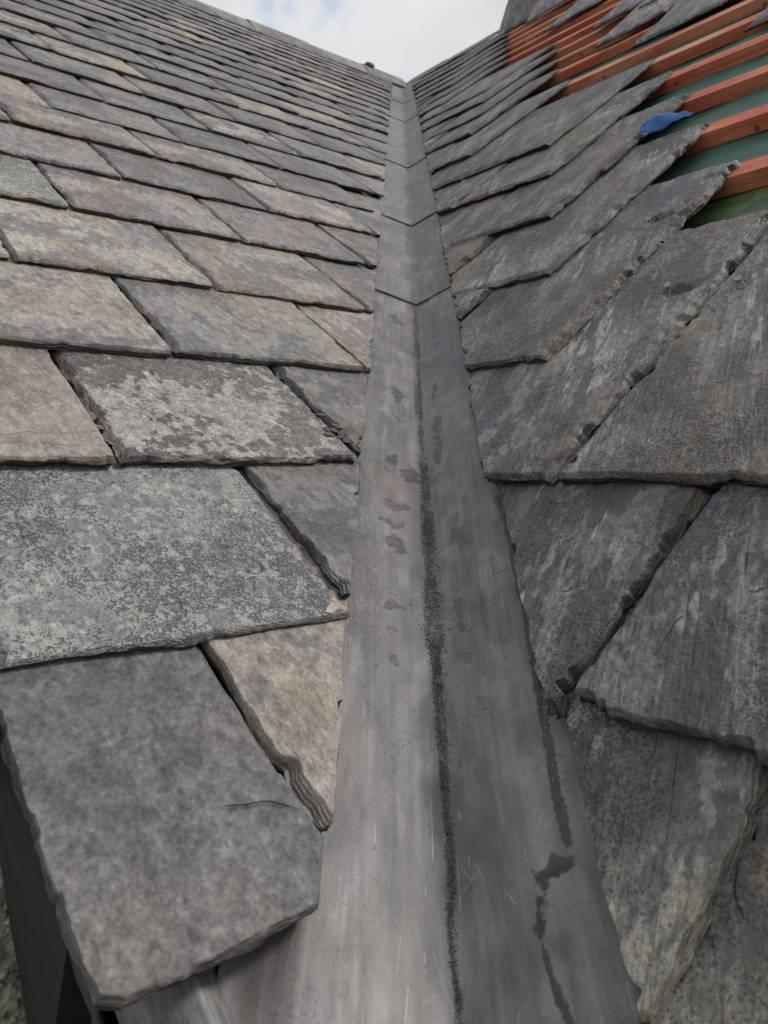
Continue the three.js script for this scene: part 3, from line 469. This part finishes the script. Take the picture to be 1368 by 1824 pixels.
for (let i = 0; i < 7; i++) {
  const a0 = sheetEnds[i], a1 = sheetEnds[i + 1] + (i < 6 ? 0.09 : -0.24), nx = i ? 110 : 130, ny = i ? 30 : 220, thk = 0.0022;
  const pos = [], uv = [], idx = [], N = nx + 1;
  const lift = (a) => (i ? 0.0032 * (1 - ss(0, 0.35, a - a0)) : 0);
  const bot = [];
  const pL = i ? -0.15 : -0.128, pR = 0.165;
  for (let j = 0; j <= ny; j++) for (let k = 0; k <= nx; k++) {
    let p = mix(pL, pR, k / nx), a = mix(a0, a1, j / ny); if (j === 0) a += 0.0012 * (vn(p * 60, 3, 50 + i) - 0.5);
    const z = leadBase(p, a, i) + lift(a), q = leadPoint(p, a, z), w = leadPoint(p, a, z - thk);
    pos.push(q.x, q.y, q.z); bot.push(w.x, w.y, w.z); uv.push(p / LW + 0.5, i ? (a - a0) / 1.5 + i * 0.3 : (a - LA0) / (LA1 - LA0));
  }
  for (let j = 0; j < ny; j++) for (let k = 0; k < nx; k++) { const a = j * N + k; idx.push(a, a + 1, a + N + 1, a, a + N + 1, a + N); }
  const top = buildGeo(pos, idx, uv);
  const sp = [], su = [], si = [], ring = []; for (let k = 0; k <= nx; k++) ring.push(k); for (let j = 1; j <= ny; j++) ring.push(j * N + nx); for (let k = nx - 1; k >= 0; k--) ring.push(ny * N + k); for (let j = ny - 1; j >= 0; j--) ring.push(j * N);
  for (const r of ring) { sp.push(pos[3 * r], pos[3 * r + 1], pos[3 * r + 2], bot[3 * r], bot[3 * r + 1], bot[3 * r + 2]); su.push(uv[2 * r], uv[2 * r + 1], uv[2 * r], uv[2 * r + 1] + 0.002); }
  for (let m = 0; m < ring.length - 1; m++) { const a = 2 * m; si.push(a, a + 1, a + 2, a + 2, a + 1, a + 3); }
  const sh = mesh('lead_sheet', mergeGeometries([top, buildGeo(sp, si, su)]), i ? leadMat(leadFar, [0.97, 0.945, 0.965]) : leadMat(leadNear, [0.97, 0.945, 0.965]), lead);
  if (i === 0) sh.userData.label = 'nearest lead sheet with dark wet marks and scratches';
}

// small dark grit lying in the fold of the valley
{
  const n = 3600, g = new THREE.TetrahedronGeometry(1, 0), m = new THREE.InstancedMesh(g, new THREE.MeshStandardMaterial({ roughness: 0.85, color: new THREE.Color().setRGB(0.05, 0.049, 0.053) }), n), M = new THREE.Matrix4(), Q = new THREE.Quaternion(), E = new THREE.Euler(), C = new THREE.Color();
  for (let i = 0; i < n; i++) {
    const a = i < n * 0.72 ? rr(-0.1, 0.62) : i < n * 0.9 ? rr(0.25, 0.45) : rr(0.6, 1.19), cw = creaseAt(a), p = cw[0] + (rnd() + rnd() + rnd() - 1.5) * cw[1] * 0.46;
    const s = rr(0.0003, 0.0010) * (rnd() < 0.03 ? 1.7 : 1), q = leadPoint(p, a, leadBase(p, a, 0) + s * 0.2).add(O);
    E.set(rr(0, 6), rr(0, 6), rr(0, 6)); M.compose(q, Q.setFromEuler(E), new THREE.Vector3(s, s * rr(0.4, 1), s)); m.setMatrixAt(i, M);
    const k = rr(0.5, 1.7) * (rnd() < 0.06 ? 2.2 : 1); m.setColorAt(i, C.setRGB(k, k, k * 1.03));
  }
  m.name = 'grit'; m.castShadow = m.receiveShadow = true; tag(m, 'line of dark slate grit lying in the fold of the lead valley', 'grit', null, 'stuff'); scene.add(m);
}

// ---------------------------------------------------------------- pale broken corner and chip scars of the lichen slate come with the slate itself
{
  const A = left.children.find(m => m.isLichenCorner);
  if (A) {
    const [ox, oy] = A.slateO, P = (u, v, z) => [u - ox, v - oy, z], z = A.topZ;
    const pts = [P(0.0735, 0.2845, z + 0.0008), P(0.0945, 0.304, z - 0.001), P(0.0945, 0.2805, z - 0.0035), P(0.088, 0.289, z + 0.0006), P(0.0735, 0.2845, z - 0.005), P(0.0945, 0.304, z - 0.006), P(0.0945, 0.2805, z - 0.008)];
    const g = new THREE.BufferGeometry(); g.setAttribute('position', new THREE.Float32BufferAttribute(pts.flat(), 3)); g.setAttribute('uv', new THREE.Float32BufferAttribute(pts.flatMap(p => [p[0] / TS * 3, p[1] / TS * 3]), 2));
    g.setIndex([0, 2, 3, 2, 1, 3, 1, 0, 3, 0, 4, 2, 2, 4, 6, 2, 6, 1, 1, 6, 5, 0, 1, 5, 0, 5, 4]); const gg = g.toNonIndexed(); gg.computeVertexNormals();
    const m = mesh('chipped_corner', gg, new THREE.MeshStandardMaterial({ map: T.tan.map, color: new THREE.Color().setRGB(1.75, 1.62, 1.45), roughness: 0.6 }), A); m.userData.label = 'pale freshly broken corner of the slate';
  }
}
// ---------------------------------------------------------------- ridge of the left slope
{
  const mat = new THREE.MeshStandardMaterial({ map: T.tan.map, bumpMap: T.tan.bump, bumpScale: 0.002, roughness: 0.7 }); mat.color.setRGB(0.86, 0.88, 0.9);
  const prof = (h) => { const s = new THREE.Shape(); s.moveTo(5.13, 0.012); s.lineTo(5.27, 0.036 + h); s.quadraticCurveTo(5.292, 0.040 + h, 5.305, 0.022 + h); s.lineTo(5.36, -0.16); s.lineTo(5.345, -0.165); s.lineTo(5.285, 0.014 + h); s.lineTo(5.27, 0.016 + h); s.lineTo(5.13, -0.004); s.closePath(); return s; };
  for (let x = 1.0, i = 0; x < 3.62; x += 0.456, i++) {
    const h = i % 2 ? 0.006 : 0, len = Math.min(0.45, 3.64 - x), g = new THREE.ExtrudeGeometry(prof(h), { depth: len, bevelEnabled: false, steps: 3, curveSegments: 4 });
    const p = g.attributes.position, uv = g.attributes.uv; for (let k = 0; k < p.count; k++) { const y = p.getX(k), z = p.getY(k), xx = p.getZ(k); p.setXYZ(k, xx + x, y + 0.004 * (hash(i, 1, 4) - 0.5), z); uv.setXY(k, (xx + x) / TS * 1.7, (y + z) / TS * 1.7); }
    // axes (shape x -> y, shape y -> z, depth -> x) keep their handedness
    g.computeVertexNormals(); mesh('ridge_tile', g, mat, left);
  }
  const lump = new THREE.IcosahedronGeometry(0.024, 1), lp = lump.attributes.position; for (let k = 0; k < lp.count; k++) { const f = 0.8 + 0.5 * vn(lp.getX(k) * 60 + 9, lp.getY(k) * 60 + lp.getZ(k) * 40 + 9, 5); lp.setXYZ(k, lp.getX(k) * f * 1.5, lp.getY(k) * f, lp.getZ(k) * f * 0.7); } lump.computeVertexNormals();
  const lm = mesh('mortar_lump', lump, new THREE.MeshStandardMaterial({ color: new THREE.Color().setRGB(0.09, 0.085, 0.08), roughness: 0.9 }), left); lm.position.set(3.34, 5.28, 0.05);
  // boards the slates are laid on
  const deck = new THREE.BoxGeometry(6.4, 4.98, 0.022); const d = mesh('roof_deck', deck, new THREE.MeshStandardMaterial({ color: new THREE.Color().setRGB(0.16, 0.12, 0.085), roughness: 0.85 }), left);
  const dp = deck.attributes.position; for (let k = 0; k < dp.count; k++) { const y = dp.getY(k) + 2.49 + 0.28, right_ = dp.getX(k) > 0; dp.setXYZ(k, right_ ? 0.694 * y - 0.17 : Math.min(-2.2, 0), y, dp.getZ(k) - 0.062); } deck.computeVertexNormals();
}
// ---------------------------------------------------------------- loose slates waiting on the upper battens of the right slope
const qR = right.quaternion.clone();
function looseSlate(label, u, v, w, len, n, tilt, spin, tint) {
  const g = slateGeo({ b: [[-w / 2, 0], [w / 2, 0]], t: [[-w / 2, len], [w / 2, len]], l: [[-w / 2, 0], [-w / 2, len]], r: [[w / 2, 0], [w / 2, len]], th: 0.011, seed: Math.round(u * 100 + v * 10), nu: 14, nv: 18, jit: 0.004, cham: [0.008, 0.01, 0.006, 0.01], dep: [0.6, 0.7, 0.5, 0.7], rel: 0.0015, rings: 3, uvo: [rr(0.3, 1), rr(0.1, 0.6)] });
  const m = mesh(numbered('loose_slate'), g, slateMat('streak', tint)); m.quaternion.copy(qR).multiply(new THREE.Quaternion().setFromEuler(new THREE.Euler(tilt, 0, spin)));
  m.position.copy(O).addScaledVector(xR, -u).addScaledVector(uR, v).addScaledVector(nR, n); tag(m, label, 'slate', 'loose slates left on the battens'); return m;
}
looseSlate('loose dark slate on the bare battens, nearest the right edge of the picture', 0.50, 1.955, 0.28, 0.50, -0.012, -0.01, 0.02, [1, 1, 1]);
looseSlate('loose slate lying lowest of the overlapping heap on the red battens, its corner pointing down', 1.0, 2.36, 0.27, 0.50, -0.012, 0.0, 0.05, [0.95, 0.95, 1]);
looseSlate('loose slate behind the lowest one of the heap, reaching the top of the picture', 0.74, 2.50, 0.28, 0.52, -0.010, 0.01, -0.03, [1.05, 1.05, 1.08]);
looseSlate('loose slate with a dark notch at the left of the heap on the battens', 1.27, 2.60, 0.25, 0.50, -0.006, 0.005, 0.09, [1.1, 1.1, 1.12]);
looseSlate('loose slate topmost and leftmost of the heap on the battens', 1.50, 2.99, 0.27, 0.52, -0.004, 0.0, 0.04, [0.9, 0.9, 0.95]);
looseSlate('loose slate in the middle of the heap, mostly covered by its neighbours', 1.22, 2.86, 0.30, 0.52, 0.004, 0.0, -0.02, [1.05, 1.05, 1.1]);
looseSlate('loose slate set over the bundle of far battens, its corner pointing down', 2.14, 3.66, 0.30, 0.55, -0.008, 0.02, 0.06, [1.05, 1.05, 1.1]);
looseSlate('loose slate beside the far corner-down slate, higher up the battens', 1.86, 3.80, 0.30, 0.55, -0.004, 0.02, -0.02, [0.95, 0.95, 1.0]);
looseSlate('loose slate leaning steeply at the skyline above the far battens', 3.05, 4.60, 0.44, 0.66, -0.01, 0.42, 0.10, [0.95, 0.97, 1.05]);
looseSlate('loose slate leaning behind the far battens, second from the skyline', 2.62, 4.30, 0.42, 0.60, 0.005, 0.25, 0.06, [1.08, 1.08, 1.12]);
// ---------------------------------------------------------------- scrap of blue plastic caught over a batten
{
  const bl = (px, py) => { const A = [0.628, 1.418], B = [0.520, 1.436], C = [0.640, 1.456], D = [0.590, 1.478]; return [mix(mix(A[0], B[0], px), mix(C[0], D[0], px), py), mix(mix(A[1], B[1], px), mix(C[1], D[1], px), py)]; };
  const n = 26, pos = [], uv = [], idx = [];
  for (let s = 0; s < 2; s++) for (let j = 0; j <= n; j++) for (let i = 0; i <= n; i++) { const a = i / n, b = j / n, [u, v] = bl(a, b), e = 1 - Math.abs(2 * a - 1); const z = 0.004 + 0.015 * Math.sin(Math.PI * Math.min(1, b * 1.1)) * (0.4 + e) + 0.009 * (fbm(a * 2.5, b * 2.5, 3, 77) - 0.5) * 2; pos.push(-u, v, z - s * 0.0012); uv.push(a, b); }
  const N = n + 1, K = N * N; for (let j = 0; j < n; j++) for (let i = 0; i < n; i++) { const a = j * N + i; idx.push(a, a + 1, a + N + 1, a, a + N + 1, a + N); idx.push(K + a, K + a + N + 1, K + a + 1, K + a, K + a + N, K + a + N + 1); }
  const m = mesh('plastic_scrap', buildGeo(pos, idx, uv), new THREE.MeshStandardMaterial({ color: new THREE.Color().setRGB(0.016, 0.12, 0.34), roughness: 0.5 }));
  m.position.copy(O); m.quaternion.copy(qR); tag(m, 'crumpled scrap of bright blue plastic poking out beside a slate head', 'plastic');
}
// ---------------------------------------------------------------- small chips of slate lying in the joints of the left slope
{
  const spots = [[0.2439, 0.595], [0.2303, 0.5513], [0.2275, 0.5401], [0.2382, 0.5494], [0.2356, 0.5348], [0.2465, 0.5429], [0.2437, 0.5295], [0.2526, 0.5352], [0.2483, 0.5208], [0.2487, 0.5165], [0.2565, 0.5466], [0.2469, 0.5576], [-0.0215, 0.5718], [-0.0181, 0.553], [-0.0184, 0.5373], [-0.0173, 0.5328], [0.2395, 0.5805], [0.2483, 0.5121]];
  spots.forEach(([u, v], i) => {
    const g = new THREE.CylinderGeometry(1, 0.85, 0.5, 5 + (i % 3), 1), p = g.attributes.position; for (let k = 0; k < p.count; k++) { const f = 0.85 + 0.35 * hash(Math.round(p.getX(k) * 3), Math.round(p.getZ(k) * 3), i); p.setXYZ(k, p.getX(k) * f, p.getY(k), p.getZ(k) * f); }
    const gg = g.toNonIndexed(); gg.computeVertexNormals(); const leftOne = u < 0, m = mesh(numbered('slate_chip'), gg, slateMat('tan', leftOne ? [1.2, 1.2, 1.2] : [0.75, 0.75, 0.78], false)); const s = rr(0.0028, 0.006); m.scale.set(s * 1.3, s * 0.55, s);
    m.position.copy(O).addScaledVector(eL, u).addScaledVector(uL, v).addScaledVector(nL, leftOne ? 0.008 : 0.0142); m.quaternion.copy(left.quaternion).multiply(new THREE.Quaternion().setFromEuler(new THREE.Euler(Math.PI / 2 + rr(-0.25, 0.25), rr(-3, 3), rr(-0.25, 0.25))));
    tag(m, leftOne ? 'pale slate chip lodged in the joint left of the patchy white-and-brown slate' : 'small slate chip among the crumbs by the valley on the patchy slate', 'slate chip', leftOne ? 'chips lodged in the left joint' : 'crumbs of slate by the valley');
  });
}
// ---------------------------------------------------------------- eaves: dark board, torn black felt, folded lead apron, pebble-dashed walls
const qL = left.quaternion.clone();
function onLeft(name, geo, mat, label, cat) { const m = mesh(name, geo, mat); m.position.copy(O); m.quaternion.copy(qL); tag(m, label, cat); return m; }
{
  const tx = texPair(256, 1024, 0.1, 0.5, (x, y, o) => { const g = fbm(x * 300, y * 9, 3, 1001), f = vn(x * 900, y * 300, 1002), k = 0.6 + 0.6 * g + 0.3 * f; o[0] = 0.020 * k; o[1] = 0.019 * k; o[2] = 0.017 * k; o[3] = 0.7 * g + 0.3 * f; });
  const g = new THREE.BoxGeometry(0.020, 1, 1, 3, 60, 20), p = g.attributes.position, uv = g.attributes.uv;
  for (let k = 0; k < p.count; k++) { const x = p.getX(k), b = p.getY(k) + 0.5, c = p.getZ(k) + 0.5; const v = 0.128 + 0.17 * b - 0.03 * (1 - c) * (1 - b), lo = -0.148 + (v - 0.128) * 0.44, z = mix(lo, -0.010, c); p.setXYZ(k, x - 0.151 + 0.0010 * (vn(v * 30, z * 60, 9) - 0.5), v, z); uv.setXY(k, (x + z) / 0.1, v / 0.5); }
  g.computeVertexNormals(); onLeft('eaves_board', g, new THREE.MeshStandardMaterial({ map: tx.map, bumpMap: tx.bump, bumpScale: 0.001, roughness: 0.7 }), 'black-stained timber board on edge under the lowest left slate', 'board');
  const n = 40, pos = [], u2 = [], idx = []; for (let j = 0; j <= n; j++) for (let i = 0; i <= n; i++) { const a = i / n, b = j / n, x = -0.160 + 0.160 * a, y = -0.12 + 0.40 * b, t = Math.exp(-Math.pow((x + 0.156) / 0.007, 2)); pos.push(x + 0.006 * (fbm(y * 60, 1, 3, 4) - 0.5), y, -0.048 + 0.022 * t * (0.5 + fbm(y * 70, x * 70, 3, 6)) + 0.012 * (fbm(x * 60, y * 50, 3, 12) - 0.5)); u2.push(x, y); }
  for (let j = 0; j < n; j++) for (let i = 0; i < n; i++) { const a = j * (n + 1) + i; idx.push(a, a + 1, a + n + 2, a, a + n + 2, a + n + 1); }
  onLeft('roofing_felt', buildGeo(pos, idx, u2), new THREE.MeshStandardMaterial({ color: new THREE.Color().setRGB(0.012, 0.012, 0.014), roughness: 0.35 }), 'torn shiny black roofing felt crumpled under the lowest left slate', 'felt');
  const ap = [], au = [], ai = [], nx = 30, ny = 30; for (let j = 0; j <= ny; j++) for (let i = 0; i <= nx; i++) { const a = i / nx, b = j / ny, x = mix(-0.150, -0.094, a) - (1 - b) * 0.004 * (a - 0.5), y = mix(-0.10, 0.16, b); ap.push(x, y, -0.026 + 0.021 * Math.sin(Math.PI * Math.pow(a, 1.25)) - 0.022 * ss(0.0, -0.1, y) + 0.002 * (fbm(x * 60, y * 30, 3, 15) - 0.5)); au.push(a, b * 0.6); }
  for (let j = 0; j < ny; j++) for (let i = 0; i < nx; i++) { const a = j * (nx + 1) + i; ai.push(a, a + 1, a + nx + 2, a, a + nx + 2, a + nx + 1); }
  onLeft('lead_apron', buildGeo(ap, ai, au), leadMat(leadFar, [0.9, 0.9, 0.92]), 'humped piece of lead dressed out from under the lowest left slate', 'lead flashing');
}
const dash = texPair(512, 512, 0.5, 0.5, (x, y, o) => { const a = vn(x * 160, y * 160, 1101), b = vn(x * 330, y * 330, 1102), c = fbm(x * 20, y * 20, 3, 1103), k = 0.35 + 0.9 * a * (0.5 + b) + 0.3 * c; o[0] = 0.36 * k; o[1] = 0.34 * k; o[2] = 0.28 * k; o[3] = 0.65 * a + 0.35 * b; });
const dashMat = new THREE.MeshStandardMaterial({ map: dash.map, bumpMap: dash.bump, bumpScale: 0.006, roughness: 0.9 });
function wall(label, along, inward, a0, a1, inset) {
  const h = O.y + 0.05, g = new THREE.BoxGeometry(a1 - a0, h, 0.28), uv = g.attributes.uv, p = g.attributes.position; for (let k = 0; k < p.count; k++) uv.setXY(k, p.getX(k) / 0.5, p.getY(k) / 0.5);
  const m = mesh(numbered('house_wall'), g, dashMat); const z = inward.clone().negate(), x = along.clone(), y = new THREE.Vector3(0, 1, 0); if (x.clone().cross(y).dot(z) < 0) x.negate();
  m.quaternion.setFromRotationMatrix(new THREE.Matrix4().makeBasis(x, y, z));
  m.position.copy(O).addScaledVector(along, (a0 + a1) / 2).addScaledVector(inward, inset + 0.14).setY(h / 2); tag(m, label, 'wall'); return m;
}
const inL = eR.clone(), inR = eL.clone();
wall('pebble-dashed house wall below the fully slated slope, glimpsed beside the black board', eL, inL, -4, 0.20, 0.33);
wall('pebble-dashed house wall below the half-slated slope', eR, inR, -4, 0.22, 0.26);
{
  const n = 1600, g = new THREE.IcosahedronGeometry(1, 0), m = new THREE.InstancedMesh(g, new THREE.MeshStandardMaterial({ roughness: 0.85, color: new THREE.Color().setRGB(0.38, 0.36, 0.30) }), n), M = new THREE.Matrix4(), Q = new THREE.Quaternion(), E = new THREE.Euler(), C = new THREE.Color();
  for (let i = 0; i < n; i++) { const q = O.clone().addScaledVector(eL, rr(-0.45, 0.02)).addScaledVector(inL, 0.3295); q.y = O.y + 0.05 - rr(0.0, 0.5); E.set(rr(0, 6), rr(0, 6), rr(0, 6)); const s = rr(0.0025, 0.006); M.compose(q, Q.setFromEuler(E), new THREE.Vector3(s, s * rr(0.6, 1), s)); m.setMatrixAt(i, M); const k = rr(0.35, 1.6); m.setColorAt(i, C.setRGB(k, k, k)); }
  m.name = 'pebble_dash'; m.castShadow = m.receiveShadow = true; tag(m, 'small stones of the pebble-dash on the wall beside the black board', 'pebble dash', null, 'stuff'); scene.add(m);
  const gt = texPair(512, 512, 4, 4, (x, y, o) => { const k = 0.5 + 0.6 * fbm(x * 30, y * 30, 4, 1203) + 0.4 * vn(x * 60, y * 60, 1204); o[0] = 0.12 * k; o[1] = 0.115 * k; o[2] = 0.10 * k; o[3] = k / 1.5; });
  const gg = new THREE.CircleGeometry(250, 64).rotateX(-Math.PI / 2), uv = gg.attributes.uv, p = gg.attributes.position; for (let k = 0; k < p.count; k++) uv.setXY(k, p.getX(k) / 4, p.getZ(k) / 4);
  const gr = mesh('ground', gg, new THREE.MeshStandardMaterial({ map: gt.map, bumpMap: gt.bump, bumpScale: 0.01, roughness: 0.95 })); gr.position.y = GROUND; tag(gr, 'grey gravel yard around the house', 'ground', null, 'structure');
}
renderer.render(scene, camera);
